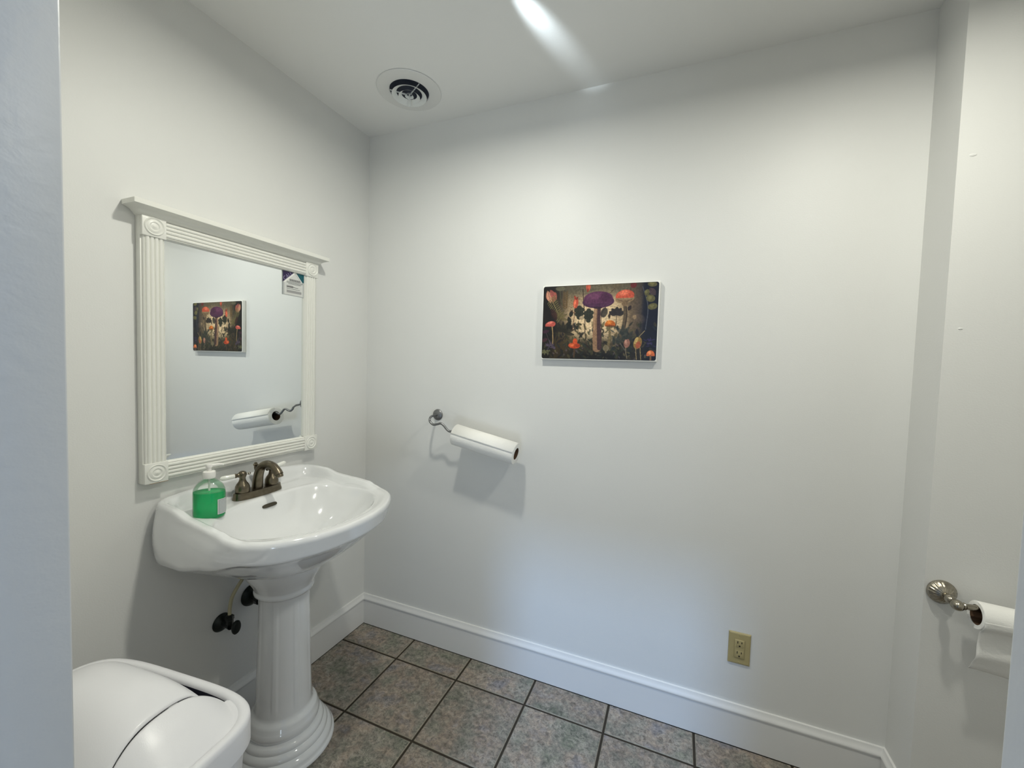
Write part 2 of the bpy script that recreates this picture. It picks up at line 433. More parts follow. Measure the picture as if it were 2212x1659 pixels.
    for i in range(len(prof)-1):
        for k in range(n):
            a = i*n+k; b = i*n+(k+1) % n; F.append((a, b, b+n, a+n))
    F.append(tuple(range(n))); F.append(tuple((len(prof)-1)*n+k for k in range(n)))
    pyd('pedestal', V, F, M_porc, t, True, ang=60)
    # overflow slot on the back wall of the bowl
    a = PI; q = .93
    xw = OC[0]-ri_of(PI)*q+(dx-OC[0])*(1-q); zw = deck(.12)-.010-D*(1-q**2.7)**.95
    V = []; F = []; m = 28
    for k in range(m):
        th = 2*PI*k/m; yy = .030*math.cos(th); yy = math.copysign(min(abs(yy)*1.12, .0265)+0, yy) if False else .0265*math.copysign(abs(math.cos(th))**.5, math.cos(th)); hh = .0058*math.copysign(abs(math.sin(th))**.8, math.sin(th))
        V.append((xw+.003-hh*.55, SY+yy, zw+.005+hh))
    V += [(x-.006, y, z-.003) for x, y, z in V[:m]]
    F = [tuple(range(m)), tuple(range(m, 2*m))]+[(k, (k+1) % m, m+(k+1) % m, m+k) for k in range(m)]
    o = pyd('overflow_slot', V, F, M_pewter_d, t); o['label'] = 'dark oblong overflow opening'
    zd = deck(.12)-.010-D
    o = lathe('drain', [(0, .006), (.012, .0065), (.020, .005), (.0225, .002), (.0225, -.004), (0, -.004)], M_pewter, t, (dx, SY, zd+.006)); o['label'] = 'pewter pop-up drain'
    finish(t); return t
make_sink()

# ---------------------------------------------------------------- faucet
FX, FZ = .088, .8600
def make_faucet():
    t = thing('faucet', 'pewter two-handle faucet with arched spout on the sink deck', 'faucet', (FX, SY, FZ))
    V = []; n = 64; F = []
    prof = [(1.0, 0), (1.0, .004), (.975, .007), (.93, .010), (.89, .015), (.875, .020), (.855, .0225), (.5, .0235)]
    for f, z in prof:
        for k in range(n):
            a = 2*PI*k/n; c, s_ = math.cos(a), math.sin(a)
            x = .0290*math.copysign(abs(c)**.8, c)*(1-(1-f)*1.0); y = .088*math.copysign(abs(s_)**.75, s_)
            y = y-math.copysign(.088*(1-f)*.30, y) if abs(y) > .01 else y*(1-(1-f)*.42)
            if f == .5: y *= .6; 
            V.append((FX+x, SY+y, FZ+z))
    for i in range(len(prof)-1):
        for k in range(n): a = i*n+k; b = i*n+(k+1) % n; F.append((a, b, b+n, a+n))
    F.append(tuple(range(n))); F.append(tuple((len(prof)-1)*n+k for k in range(n)))
    pyd('base_plate', V, F, M_pewter, t, True, ang=60)
    P = [(FX-.004, SY, FZ+.020), (FX-.002, SY, FZ+.045), (FX+.004, SY, FZ+.075), (FX+.020, SY, FZ+.101), (FX+.046, SY, FZ+.113), (FX+.073, SY, FZ+.110), (FX+.094, SY, FZ+.096), (FX+.105, SY, FZ+.083)]
    tube('spout', P, [.0172, .0168, .0156, .0142, .0133, .0128, .0132, .0138], M_pewter, t, n=28, sub=8)
    e = Vector((FX+.105, SY, FZ+.084)); d = Vector((.45, 0, -1)).normalized()
    lathe('aerator', [(0, 0), (.0118, 0), (.0118, .008), (.010, .0105), (.0, .0105)], M_pewter, t, tuple(e), tuple(d), 28)
    for sgn in (-1, 1):
        hy = SY-.002+sgn*.0545
        hb = lathe('handle_body', [(0, .022), (.0215, .022), (.0222, .026), (.0225, .033), (.0215, .041), (.018, .049), (.0125, .056), (.0098, .063), (.0092, .070), (.0108, .074), (.0125, .079), (.0125, .085), (.0100, .0905), (.005, .0935), (0, .094)], M_pewter, t, (FX, hy, FZ+.002), n=36)
        c = Vector((FX, hy, FZ+.083))
        dirv = Vector((-.35, -1, -.06)).normalized() if sgn < 0 else Vector((-.15, 1, .08)).normalized()
        lathe('lever_socket', [(0, .008), (.0068, .009), (.0072, .013), (.0062, .0165), (.0078, .0195), (.0072, .023), (0, .023)], M_pewter, t, tuple(c), tuple(dirv), 20)
        lv = lathe('lever', [(0, .022), (.0068, .0225), (.0075, .034), (.0082, .050), (.0072, .060), (.0035, .0645), (0, .065)], M_white, t, tuple(c), tuple(dirv), 24); lv['label'] = 'white porcelain lever'
        lathe('finial', [(0, .010), (.0032, .011), (.003, .016), (.0052, .0185), (.0055, .0215), (.003, .0245), (0, .025)], M_chrome if sgn < 0 else M_pewter_d, t, tuple(c), tuple(-dirv), 20)
    px, py = FX-.026, SY+.010
    lathe('lift_rod', [(0, 0), (.0032, 0), (.0032, .060), (.0048, .066), (.0058, .074), (.0052, .077), (.0082, .081), (.0086, .084), (.005, .0865), (.0046, .090), (0, .092)], M_pewter, t, (px, py, FZ+.018), n=20)
    finish(t)
make_faucet()

# ---------------------------------------------------------------- soap bottle
def make_soap():
    bx, by, bz = .139, -.835, .8490
    t = thing('soap_bottle', 'clear pump bottle of green liquid soap on the left of the sink', 'soap bottle', (bx, by, bz))
    sx, sy, rot = 1.0, .80, math.radians(35)
    shell = bpy.data.materials.new('clear_plastic'); shell.use_nodes = True; nt = shell.node_tree
    nt.nodes.clear(); out = nt.nodes.new('ShaderNodeOutputMaterial'); mx = nt.nodes.new('ShaderNodeMixShader')
    tr = nt.nodes.new('ShaderNodeBsdfTransparent'); tr.inputs[0].default_value = (.93, .97, .94, 1)
    gl = nt.nodes.new('ShaderNodeBsdfGlossy'); gl.inputs['Roughness'].default_value = .06
    fr = nt.nodes.new('ShaderNodeLayerWeight'); fr.inputs[0].default_value = .35
    mul = nt.nodes.new('ShaderNodeMath'); mul.operation = 'MULTIPLY'; mul.inputs[1].default_value = .55; nt.links.new(fr.outputs['Fresnel'], mul.inputs[0])
    nt.links.new(mul.outputs[0], mx.inputs[0]); nt.links.new(tr.outputs[0], mx.inputs[1]); nt.links.new(gl.outputs[0], mx.inputs[2]); nt.links.new(mx.outputs[0], out.inputs[0])
    body = [(0, 0), (.034, 0), (.0395, .002), (.0425, .007), (.0430, .014), (.0430, .076), (.0418, .088), (.037, .101), (.029, .111), (.019, .1185), (.0145, .122), (.0145, .127)]
    lathe('bottle', body, shell, t, (bx, by, bz), n=64, sx=sx, sy=sy, rot=rot)
    liq = mat('green_soap', (.03, .74, .27), .12, trans=.55, ior=1.33)
    liq.node_tree.nodes['Principled BSDF'].inputs['Emission Strength'].default_value = 0
    o = lathe('liquid', [(0, .0025), (.033, .0025), (.0385, .005), (.0413, .009), (.0417, .015), (.0417, .078), (.0414, .0825), (.036, .083), (0, .083)], liq, t, (bx, by, bz), n=64, sx=sx, sy=sy, rot=rot); o['label'] = 'green liquid'
    lathe('dip_tube', [(0, .084), (.0028, .084), (.0028, .122), (0, .122)], M_cap, t, (bx, by, bz), n=12)
    lathe('cap', [(0, .1235), (.0158, .1235), (.0165, .1255), (.0165, .1405), (.0158, .1435), (.014, .145), (.009, .1455), (0, .1455)], M_cap, t, (bx, by, bz), n=40)
    pu = lathe('pump_head', [(0, .145), (.0060, .145), (.0060, .156), (.0085, .1565), (.0088, .163), (.0075, .166), (0, .1665)], M_cap, t, (bx, by, bz), n=28)
    d = Vector((.30, 1, 0)).normalized()
    c = Vector((bx, by, bz+.1610))
    tube('nozzle', [c, c+d*.016, c+d*.030+Vector((0, 0, -.0005)), c+d*.037+Vector((0, 0, -.004))], [.0052, .0048, .004, .0032], M_cap, pu, n=14, sub=4)
    # label on the side that faces the basin
    def P(a, z, e=.0006):
        x = (.0430+e)*math.cos(a)*sx; y = (.0430+e)*math.sin(a)*sy
        return (bx+x*math.cos(rot)-y*math.sin(rot), by+x*math.sin(rot)+y*math.cos(rot), bz+z)
    def patch(name, a0, a1, z0, z1, m, par, e):
        V = []; F = []; n = 12
        for k in range(n+1):
            a = a0+(a1-a0)*k/n; V += [P(a, z0, e), P(a, z1, e)]
        for k in range(n): F.append((2*k, 2*k+1, 2*k+3, 2*k+2))
        return pyd(name, V, F, m, par, True)
    A0, A1 = math.radians(-42), math.radians(22)
    lb = patch('label', A0, A1, .016, .062, M_cardw, t, .0006)
    M_gr = mat('label_grey', (.36, .40, .42), .5)
    patch('print_panel', A0+.06, A1-.06, .018, .060, M_gr, lb, .0009)
    for k in range(9):
        patch('text_line', A0+.12, A1-.12-.2*random.random(), .021+k*.0043, .0225+k*.0043, M_cardw, lb, .0012)
    finish(t)
make_soap()

# ---------------------------------------------------------------- mirror
def make_mirror():
    t = thing('framed_mirror', 'white framed wall mirror with fluted sides and rosette corners above the sink', 'mirror', (0, -.64, .965))
    YL, YR, ZB, ZT = -.947, -.335, .964, 1.744; fw = .056; D = .034
    def rot_prof(name, y0_, y1_, z0_, z1_, vertical):
        # reeded rail: cross-section across its width (w from outer edge), depth x
        pr = [(0, .004), (.0005, .026), (.004, .028)]
        nre = 4; w0 = .006; ww = (fw-.012)/nre
        for k in range(nre):
            for q in range(0, 7):
                a = PI*q/6; pr.append((w0+ww*(k+.5-.5*math.cos(a)), .0265+.0050*math.sin(a)))
        pr += [(fw-.004, .028), (fw-.001, .025), (fw, .012), (fw, .004)]
        pr = [(0, .0015)]+pr+[(fw, .0015)]
        if vertical == 1: return sweep(name, pr, lambda e, p: Vector((p[1], y0_+p[0], z0_ if e == 0 else z1_)), M_frame, t, ang=60)
        if vertical == -1: return sweep(name, pr, lambda e, p: Vector((p[1], y1_-p[0], z0_ if e == 0 else z1_)), M_frame, t, ang=60)
        if vertical == 2: return sweep(name, pr, lambda e, p: Vector((p[1], y0_ if e == 0 else y1_, z1_-p[0])), M_frame, t, ang=60)
        return sweep(name, pr, lambda e, p: Vector((p[1], y0_ if e == 0 else y1_, z0_+p[0])), M_frame, t, ang=60)
    b = .060
    rot_prof('side_rail', YL+.004, YL+fw, ZB+b, ZT-b, 1)
    rot_prof('side_rail', YR-fw, YR-.004, ZB+b, ZT-b, -1)
    rot_prof('top_rail', YL+b, YR-b, ZT-fw, ZT-.002, 2)
    rot_prof('bottom_rail', YL+b, YR-b, ZB+.002, ZB+fw, 0)
    # backing box gives the frame its side faces
    for (a0, a1, c0, c1) in ((YL, YL+.058, ZB, ZT), (YR-.058, YR, ZB, ZT)):
        box('frame_back', (.0005, a0, c0), (.022, a1, c1), M_frame, t, bev=.001)
    for cy in (YL+.030, YR-.030):
        for cz in (ZB+.030, ZT-.030):
            blk = box('corner_block', (.021, cy-.030, cz-.030), (D, cy+.030, cz+.030), M_frame, t, bev=.0015)
            ros = lathe('rosette', [(.0255, 0), (.0255, .0018), (.0235, .0038), (.021, .0018), (.0195, .0012), (.0165, .0030), (.013, .0036), (.010, .0016), (.0065, .0022), (.004, .0042), (0, .0048)], M_frame, blk, (D-.0008, cy, cz), (1, 0, 0), 40)
            ros.matrix_parent_inverse = Matrix.Identity(4)
    w = box('chipped_edge', (.012, YL+.012, ZB-.0012), (.0335, YL+.060, ZB+.0018), M_wood, t, bev=.001); w['label'] = 'bare wood where paint is chipped'
    # crown: cove moulding with mitred returns
    pr = [(.030, 1.738), (.0365, 1.7415), (.041, 1.7475), (.047, 1.7535), (.055, 1.7575), (.062, 1.7590), (.064, 1.7605), (.064, 1.7725), (.062, 1.7745)]
    V = []; F = []; m = len(pr)
    for x, z in pr:
        e = x-.034+.001
        for p in ((0.001, YL-e), (x, YL-e), (x, YR+e), (0.001, YR+e)): V.append((p[0], p[1], z))
    for i in range(m-1):
        for k in range(4): F.append((4*i+k, 4*i+(k+1) % 4, 4*i+4+(k+1) % 4, 4*i+4+k))
    F += [(0, 1, 2, 3), tuple(4*(m-1)+k for k in range(4))]
    pyd('crown', V, F, M_frame, t, True, ang=40)
    # bevelled glass
    gx = .0165; yl, yr, zb, zt = YL+fw-.004, YR-fw+.004, ZB+fw-.004, ZT-fw+.004; bw = .022; gh = .0005
    V = [(gx, yl, zb), (gx, yr, zb), (gx, yr, zt), (gx, yl, zt), (gx+gh, yl+bw, zb+bw), (gx+gh, yr-bw, zb+bw), (gx+gh, yr-bw, zt-bw), (gx+gh, yl+bw, zt-bw),
         (gx-.004, yl, zb), (gx-.004, yr, zb), (gx-.004, yr, zt), (gx-.004, yl, zt)]
    F = [(4, 5, 6, 7), (0, 1, 5, 4), (1, 2, 6, 5), (2, 3, 7, 6), (3, 0, 4, 7), (0, 1, 9, 8), (1, 2, 10, 9), (2, 3, 11, 10), (3, 0, 8, 11), (8, 9, 10, 11)]
    pyd('glass', V, F, M_mir, t)
    finish(t)
    return gx
make_mirror()
# card stuck on the mirror
def text_mesh(s_, size):
    c = bpy.data.curves.new('lettering', 'FONT'); c.body = s_; c.size = size; c.align_x = 'CENTER'; c.align_y = 'CENTER'; c.resolution_u = 3
    o = bpy.data.objects.new('lettering', c); COL.objects.link(o); dg = bpy.context.evaluated_depsgraph_get(); dg.update()
    me = bpy.data.meshes.new_from_object(o.evaluated_get(dg)); bpy.data.objects.remove(o, do_unlink=True); return me
def make_card():
    y0_, y1_, z0_, z1_ = -.4905, -.3945, 1.594, 1.692; x = .0175
    t = thing('notice_card', 'small clear-edged notice card reading CALL in the mirror top right corner', 'card', (x, (y0_+y1_)/2, z0_))
    w = y1_-y0_; h = z1_-z0_
    def Q(u, v, e): return (x+e, y0_+u*w, z0_+v*h)
    def poly(name, pts, e, m, th=.0003):
        n = len(pts); V = [Q(u, v, e) for u, v in pts]+[Q(u, v, e-th) for u, v in pts]
        return pyd(name, V, [tuple(range(n)), tuple(range(n, 2*n))]+[(k, (k+1) % n, n+(k+1) % n, n+k) for k in range(n)], m, t)
    poly('card', [(0, 0), (1, 0), (1, 1), (0, 1)], .0016, mat('acrylic_edge', (.45, .47, .47), .2), .0014)
    poly('paper', [(.07, .03), (.95, .03), (.95, .50), (.50, .99), (.03, .50), (.07, .47)], .0019, M_cardw)
    poly('purple_corner', [(0, .50), (.58, 1), (0, 1)], .0022, M_purple)
    poly('teal_corner', [(.58, 1), (1, 1), (1, .62), (.93, .60)], .0022, M_teal)
    poly('white_stripe', [(.03, .50), (.56, .97), (.60, .95), (.93, .60), (.90, .585), (.585, .925), (.08, .48)], .0024, mat('stripe_white', (.85, .85, .82), .4))
    for u0, u1, v, th, m in [(.30, .83, .62, .09, M_ink2), (.18, .93, .545, .014, M_ink), (.18, .90, .505, .014, M_ink), (.25, .84, .465, .014, M_ink), (.18, .48, .355, .085, M_ink2), (.18, .72, .345, .018, M_ink), (.18, .80, .27, .016, M_ink), (.18, .88, .16, .10, M_ink2)]:
        poly('text_line', [(u0, v-th/2), (u1, v-th/2), (u1, v+th/2), (u0, v+th/2)], .0024, m)
    for u in (.34, .42, .50, .58, .66, .74):
        poly('text_line', [(u, .585), (u+.03, .585), (u+.03, .655), (u, .655)], .0026, M_ink)
    me = text_mesh('CALL', .0205)
    o = link('lettering', me, M_lav, t); o['label'] = 'word CALL'
    o.matrix_basis = Matrix.Translation((x+.0027, y0_+.225*w, z0_+.765*h)) @ Matrix(((0, 0, 1, 0), (1, 0, 0, 0), (0, 1, 0, 0), (0, 0, 0, 1))) @ Matrix.Rotation(math.radians(41), 4, 'Z')
    bpy.context.view_layer.update()
    finish(t)
make_card()

# ---------------------------------------------------------------- picture with mushrooms
def paint(nu, nv):
    """flat print, drawn in pixel units of a working sheet 1630 x 1060 stretched over the board"""
    rng = np.random.default_rng(3)
    u, v = np.meshgrid((np.arange(nu)+.5)/nu, (np.arange(nv)+.5)/nv)
    X = u*1630; Y = v*1060
    def fbm(sc, oct_=4, seed=0, ax=1.0):
        out = np.zeros_like(X); amp = 1; tot = 0
        for o in range(oct_):
            r = np.random.default_rng(seed*17+o); gsz = 64; G = r.random((gsz, gsz))
            px = X/sc*2**o*ax; py = Y/sc*2**o; xi = np.floor(px).astype(int); yi = np.floor(py).astype(int)
            fx = px-xi; fy = py-yi; fx = fx*fx*(3-2*fx); fy = fy*fy*(3-2*fy)
            a = G[yi % gsz, xi % gsz]; b = G[yi % gsz, (xi+1) % gsz]; c = G[(yi+1) % gsz, xi % gsz]; d = G[(yi+1) % gsz, (xi+1) % gsz]
            out += amp*((a*(1-fx)+b*fx)*(1-fy)+(c*(1-fx)+d*fx)*fy); tot += amp; amp *= .55
        return out/tot
    A = np.array
    img = np.zeros((nv, nu, 3)); img[:] = (118, 98, 72)
    n1 = fbm(220, 5, 1); n2 = fbm(60, 4, 2); n3 = fbm(150, 4, 5, .3)
    light = A([206, 180, 142]); grey = A([92, 88, 72]); dark = A([22, 20, 24]); navy = A([14, 20, 44]); brown = A([74, 58, 40]); green = A([52, 54, 38])
    def blend(mask, col):
        nonlocal img
        m = np.clip(mask, 0, 1)[..., None]; img = img*(1-m)+np.asarray(col, float)*m
    def sm(x, a, b): t_ = np.clip((x-a)/(b-a), 0, 1); return t_*t_*(3-2*t_)
    blend(np.exp(-((X-800)/430)**2-((Y-520)/420)**2)*1.45*(.65+.6*n3), light)
    blend(sm(Y, 240, 40)*.75*(.5+n1), grey)
    blend(sm(X, 420, 120)*(.55+.8*n1), dark); blend(sm(X, 1250, 1480)*(.5+.8*n1), navy)
    blend(sm(X, 1200, 1280)*sm(X, 1470, 1400)*(.35+.6*n3), A([98, 82, 64]))
    blend(sm(Y, 640, 900)*(.35+.8*n2), A([48, 44, 32])); blend(sm(Y, 850, 1040)*(.5+.6*n2), A([24, 22, 18]))
    blend(sm(Y, 560, 800)*sm(X, 1180, 1300)*(.4+.5*n1), A([58, 52, 42])); blend(sm(X, 1400, 1540)*.85, navy)
    blend(sm(Y, 620, 760)*sm(X, 120, 200)*sm(X, 480, 380)*(.3+.6*n1), A([84, 66, 38]))
    # writing-like faint strokes on the old page
    blend(((np.sin(Y/7.5+n2*9) > .72) & (X > 420) & (X < 1180) & (Y > 60) & (Y < 760))*.16*(n1 > .45), A([70, 56, 42]))
    def ell(cx, cy, rx, ry, col, rot=0, soft=.12, al=1.0, y1=None, y0=None):
        c, s_ = math.cos(rot), math.sin(rot); dx = X-cx; dy = Y-cy
        q = np.sqrt(((dx*c+dy*s_)/rx)**2+((-dx*s_+dy*c)/ry)**2); m = sm(q, 1+soft/2, 1-soft/2)*al
        if y1 is not None: m = m*(Y < y1)
        if y0 is not None: m = m*(Y > y0)
        blend(m, col); return m
    def stroke(pts, w, col, al=1.0):
        P = catmull([(a, b, 0) for a, b in pts], 6); w2 = w if isinstance(w, tuple) else (w, w); d = np.full_like(X, 1e9)
        L = len(P)-1
        for i in range(L):
            ax, ay = P[i].x, P[i].y; bx_, by_ = P[i+1].x, P[i+1].y; vx, vy = bx_-ax, by_-ay; q = vx*vx+vy*vy+1e-9
            t_ = np.clip(((X-ax)*vx+(Y-ay)*vy)/q, 0, 1); dd = np.hypot(X-ax-t_*vx, Y-ay-t_*vy)
            ww = w2[0]+(w2[1]-w2[0])*(i+t_)/L; d = np.minimum(d, dd/ww)
        blend(sm(d, 1.1, .8)*al, col)
    def leaf(x, y, l, w, ang, col, al=1.0):
        c, s_ = math.cos(ang), math.sin(ang); dx = X-x; dy = Y-y; a = (dx*c+dy*s_)/l; b = (-dx*s_+dy*c)/w
        m = (a > 0) & (a < 1) & (np.abs(b) < np.sin(PI*np.clip(a, 0, 1))**.8); blend(m*al, col); blend((m & (np.abs(b) < .10))*al*.5, A(col)*.6)
    R = random.Random(5)
    # undergrowth
    for k in range(230):
        x = R.uniform(0, 1630); y = R.uniform(600, 1060); dk = R.random(); edge = x < 330 or x > 1330
        col = [(58, 62, 40), (38, 44, 34), (86, 76, 46), (30, 30, 24), (100, 92, 60), (44, 58, 58)][R.randrange(6)]
        if edge and dk < .6: col = (26, 28, 40)
        leaf(x, y, R.uniform(50, 120), R.uniform(8, 22), -PI/2+R.uniform(-1.1, 1.1), col, .62)
    for k in range(70):
        x = R.uniform(40, 1600); y = R.uniform(820, 1050)
        leaf(x, y, R.uniform(25, 60), R.uniform(6, 14), R.uniform(0, 2*PI), [(128, 118, 82), (92, 86, 70), (110, 96, 110), (66, 74, 60)][R.randrange(4)], .6)
    # curls and pale foliage of the left
    for x, y, l, a, c in [(110, 230, 165, -1.9, (190, 120, 100)), (150, 250, 170, -1.35, (170, 96, 78)), (60, 60, 200, 1.25, (196, 138, 112)), (100, 50, 190, 1.0, (168, 88, 80))]: leaf(x, y, l, 40, a, c, .9)
    for k in range(12):
        f = k/11; x = 120+150*f; y = 190+290*f
        for sd in (-1, 1): leaf(x, y, 95-20*f, 9, math.radians(55)+sd*1.05-(.6 if sd < 0 else -.2), (122, 112, 72), .85)
    stroke([(115, 170), (200, 330), (275, 470)], 5, (140, 128, 84))
    stroke([(250, 60), (270, 200), (310, 330), (300, 450)], 4, (90, 92, 66)); ell(262, 40, 75, 34, (108, 104, 82), al=.8)
    for k in range(9):
        f = k/8
        for sd in (-1, 1): leaf(340, 120+220*f, 60, 10, -PI/2+sd*.7, (108, 84, 50), .75)
    for a in (-2.5, -2.0, -1.5, -1.0, -.5, .1): leaf(250, 480, 150, 20, a, (112, 100, 62), .7)
    leaf(130, 330, 190, 42, 1.1, (66, 30, 34), .7)
    for a in np.linspace(-2.6, .2, 7): leaf(330, 680, 170, 26, a, (44, 42, 32), .75)
    for x, y, a, l in [(420, 460, -1.3, 110), (430, 560, -1.9, 120), (470, 640, -2.4, 130), (380, 640, -1.2, 140)]: leaf(x, y, l, 30, a, (34, 36, 30), .85)
    # red bud and its stem
    stroke([(462, 640), (478, 480), (485, 330)], 5, (110, 70, 50)); stroke([(480, 400), (420, 350)], 4, (110, 74, 56))
    ell(497, 255, 37, 78, (196, 82, 58), .08); ell(485, 262, 16, 60, (222, 116, 84), .1, al=.8); leaf(498, 215, 75, 14, -1.9, (170, 62, 44)); leaf(505, 215, 55, 12, -1.2, (140, 52, 40))
    ell(672, 35, 34, 52, (190, 88, 64)); leaf(670, 50, 60, 16, 1.7, (156, 66, 48)); ell(1300, 32, 42, 40, (112, 40, 40)); stroke([(1262, 60), (1262, 190)], 4, (84, 62, 46))
    stroke([(596, 60), (610, 240), (640, 480), (648, 700), (690, 900)], 6, (70, 52, 40)); stroke([(420, 215), (500, 190), (600, 215)], 3, (96, 84, 60), .7)
    # oak-like leaves either side of the stem
    for cx, cy in ((552, 385), (690, 430)):
        for dx, dy in ((0, -60), (-38, -25), (38, -30), (-30, 30), (32, 25), (0, 75), (0, 10)): ell(cx+dx, cy+dy, 36, 34, (50, 54, 42), al=.92)
    ell(590, 470, 34, 28, (170, 150, 120)); ell(552, 570, 44, 28, (84, 78, 54), y1=580); stroke([(550, 580), (545, 720)], 4, (90, 80, 56))
    for a in (-2.7, -2.2, -1.55, -1.0, -.4): leaf(1085, 440, 120, 34, a, (58, 50, 48), .95)
    stroke([(1085, 440), (1080, 620)], 5, (74, 62, 48)); ell(910, 400, 48, 70, (68, 62, 54), .3, al=.85); stroke([(930, 330), (875, 430), (880, 700), (890, 900)], 5, (60, 44, 46)); leaf(985, 490, 80, 18, -1.57, (86, 66, 50)); leaf(1240, 380, 80, 26, -1.1, (64, 48, 44))
    stroke([(985, 130), (1060, 50)], 5, (110, 84, 66)); ell(1070, 25, 60, 48, (110, 96, 72), al=.7)
    # great purple mushroom
    stroke([(815, 330), (808, 520), (812, 700), (825, 900)], (48, 62), (150, 116, 88)); stroke([(838, 330), (838, 520), (848, 700), (860, 900)], (24, 32), (86, 58, 60)); stroke([(790, 340), (780, 520), (778, 640)], 10, (176, 140, 108), .7)
    ell(820, 245, 224, 92, (84, 42, 78), -.02, .04); m = ell(818, 205, 205, 105, (100, 52, 88), -.02, .06, y1=268)
    ell(770, 165, 120, 46, (124, 72, 104), -.1, .9, .7); ell(930, 190, 90, 60, (82, 38, 72), .3, .8, .7)
    for k in range(46):
        a = -1.25+2.5*k/45; stroke([(820+math.sin(a)*70, 330), (820+math.sin(a)*232, 245+60*math.cos(a)*.4)], 2.2, (132, 78, 116) if k % 2 else (52, 24, 54), .55)
    ell(820, 330, 62, 16, (60, 32, 56), al=.8)
    # orange-red mushroom on the right
    stroke([(1195, 310), (1205, 450), (1180, 640), (1120, 800)], (24, 34), (104, 88, 66)); stroke([(1212, 330), (1225, 450), (1205, 600)], 9, (66, 52, 40), .8)
    ell(1188, 215, 128, 62, (150, 124, 92), -.10, .05); ell(1188, 175, 126, 82, (196, 84, 60), -.1, .05, y1=205); ell(1170, 135, 70, 34, (222, 118, 88), -.2, .8, .8)
    for k in range(28):
        a = -1.3+2.6*k/27; stroke([(1192, 270), (1188+math.sin(a)*122, 215+12*math.cos(a))], 2, (104, 82, 62), .6)
    ell(1192, 285, 44, 34, (128, 104, 76))
    # small mushrooms
    stroke([(990, 600), (1000, 720), (985, 900)], (14, 20), (124, 108, 74)); ell(1000, 575, 74, 66, (188, 96, 34), 0, .06, y1=590); ell(985, 535, 36, 26, (222, 132, 58), al=.8, soft=.8); ell(1002, 590, 72, 10, (120, 64, 28))
    stroke([(492, 890), (500, 960), (495, 1030)], 13, (88, 66, 46)); ell(496, 868, 88, 42, (196, 72, 36), .04, .06); ell(505, 815, 34, 52, (206, 82, 44), 0, .1); ell(460, 862, 36, 20, (228, 120, 72), al=.7, soft=.7); ell(540, 870, 40, 22, (168, 60, 34), al=.6, soft=.7)
    stroke([(150, 590), (165, 700), (170, 860)], 7, (168, 140, 96)); ell(122, 562, 82, 46, (186, 84, 74), -.25, .06, y1=590); ell(112, 535, 50, 20, (216, 122, 108), -.3, .8, .8)
    stroke([(60, 680), (110, 800), (150, 860)], 4, (84, 70, 80)); ell(48, 665, 60, 24, (74, 40, 62), -.2); ell(40, 790, 44, 26, (84, 48, 60), -.4)
    for k in range(16): leaf(140+R.uniform(-30, 30), 880+R.uniform(-25, 25), R.uniform(50, 90), 9, R.uniform(0, 6.28), (92, 78, 100), .8)
    for k in range(10): leaf(60+R.uniform(-30, 50), 970+R.uniform(-25, 25), R.uniform(40, 70), 12, R.uniform(0, 6.28), (118, 116, 82), .8)
    stroke([(1225, 880), (1235, 980), (1250, 1040)], 6, (128, 116, 92)); ell(1240, 830, 42, 62, (150, 104, 88), .1, .1); ell(1228, 815, 18, 36, (186, 140, 120), al=.7)
    stroke([(1100, 760), (1170, 860), (1230, 940)], 6, (96, 92, 84)); stroke([(1470, 660), (1400, 740), (1380, 800)], 5, (150, 132, 96)); stroke([(1480, 640), (1500, 330), (1420, 60)], 6, (80, 82, 92))
    ell(1385, 825, 54, 84, (150, 118, 62), .25, .1); ell(1392, 850, 34, 48, (170, 84, 58), .2, .3, .9); ell(1362, 790, 22, 48, (196, 168, 104), .4, .4, .8)
    for x in (1362, 1420): stroke([(x, 890), (x+5, 960), (x+15, 1050)], 5, (150, 130, 90))
    ell(1560, 985, 54, 62, (206, 104, 58), 0, .06, y1=1000); stroke([(1560, 1000), (1562, 1060)], 12, (128, 96, 70)); ell(1548, 955, 24, 22, (232, 150, 100), al=.8, soft=.8)
    ell(955, 900, 44, 44, (128, 116, 92)); stroke([(950, 860), (955, 960)], 12, (120, 108, 80))
    for x, y, rx, ry, a in [(1530, 220, 60, 50, .3), (1560, 330, 64, 44, -.2), (1545, 30, 62, 36, .1), (1480, 140, 34, 44, .2)]: ell(x, y, rx, ry, (112, 106, 62), a, .2, .9); ell(x-10, y-8, rx*.5, ry*.5, (138, 130, 80), a, .8, .6)
    leaf(1510, 80, 130, 40, .9, (100, 78, 76), .8); ell(1390, 490, 90, 60, (124, 104, 84), .3, .5, .35); ell(1330, 470, 26, 30, (168, 140, 104), al=.6)
    for k in range(14): leaf(1540+R.uniform(-40, 40), 800+R.uniform(-40, 60), R.uniform(30, 60), 8, R.uniform(0, 6.28), (70, 56, 108), .7)
    for cx, cy in ((1120, 760), (1230, 700), (1180, 640)):
        for a in (-2.2, -1.57, -.95): leaf(cx, cy+80, 150, 26, a, (50, 60, 56), .55)
    img *= (.84+.34*fbm(16, 3, 9))[..., None]
    c = np.clip(img/255*.97, 0, 1); c = c**2.2; return np.clip(c*.86*(.42+1.5*np.sqrt(np.clip(c.mean(2, keepdims=True), 0, 1))), 0, 1)
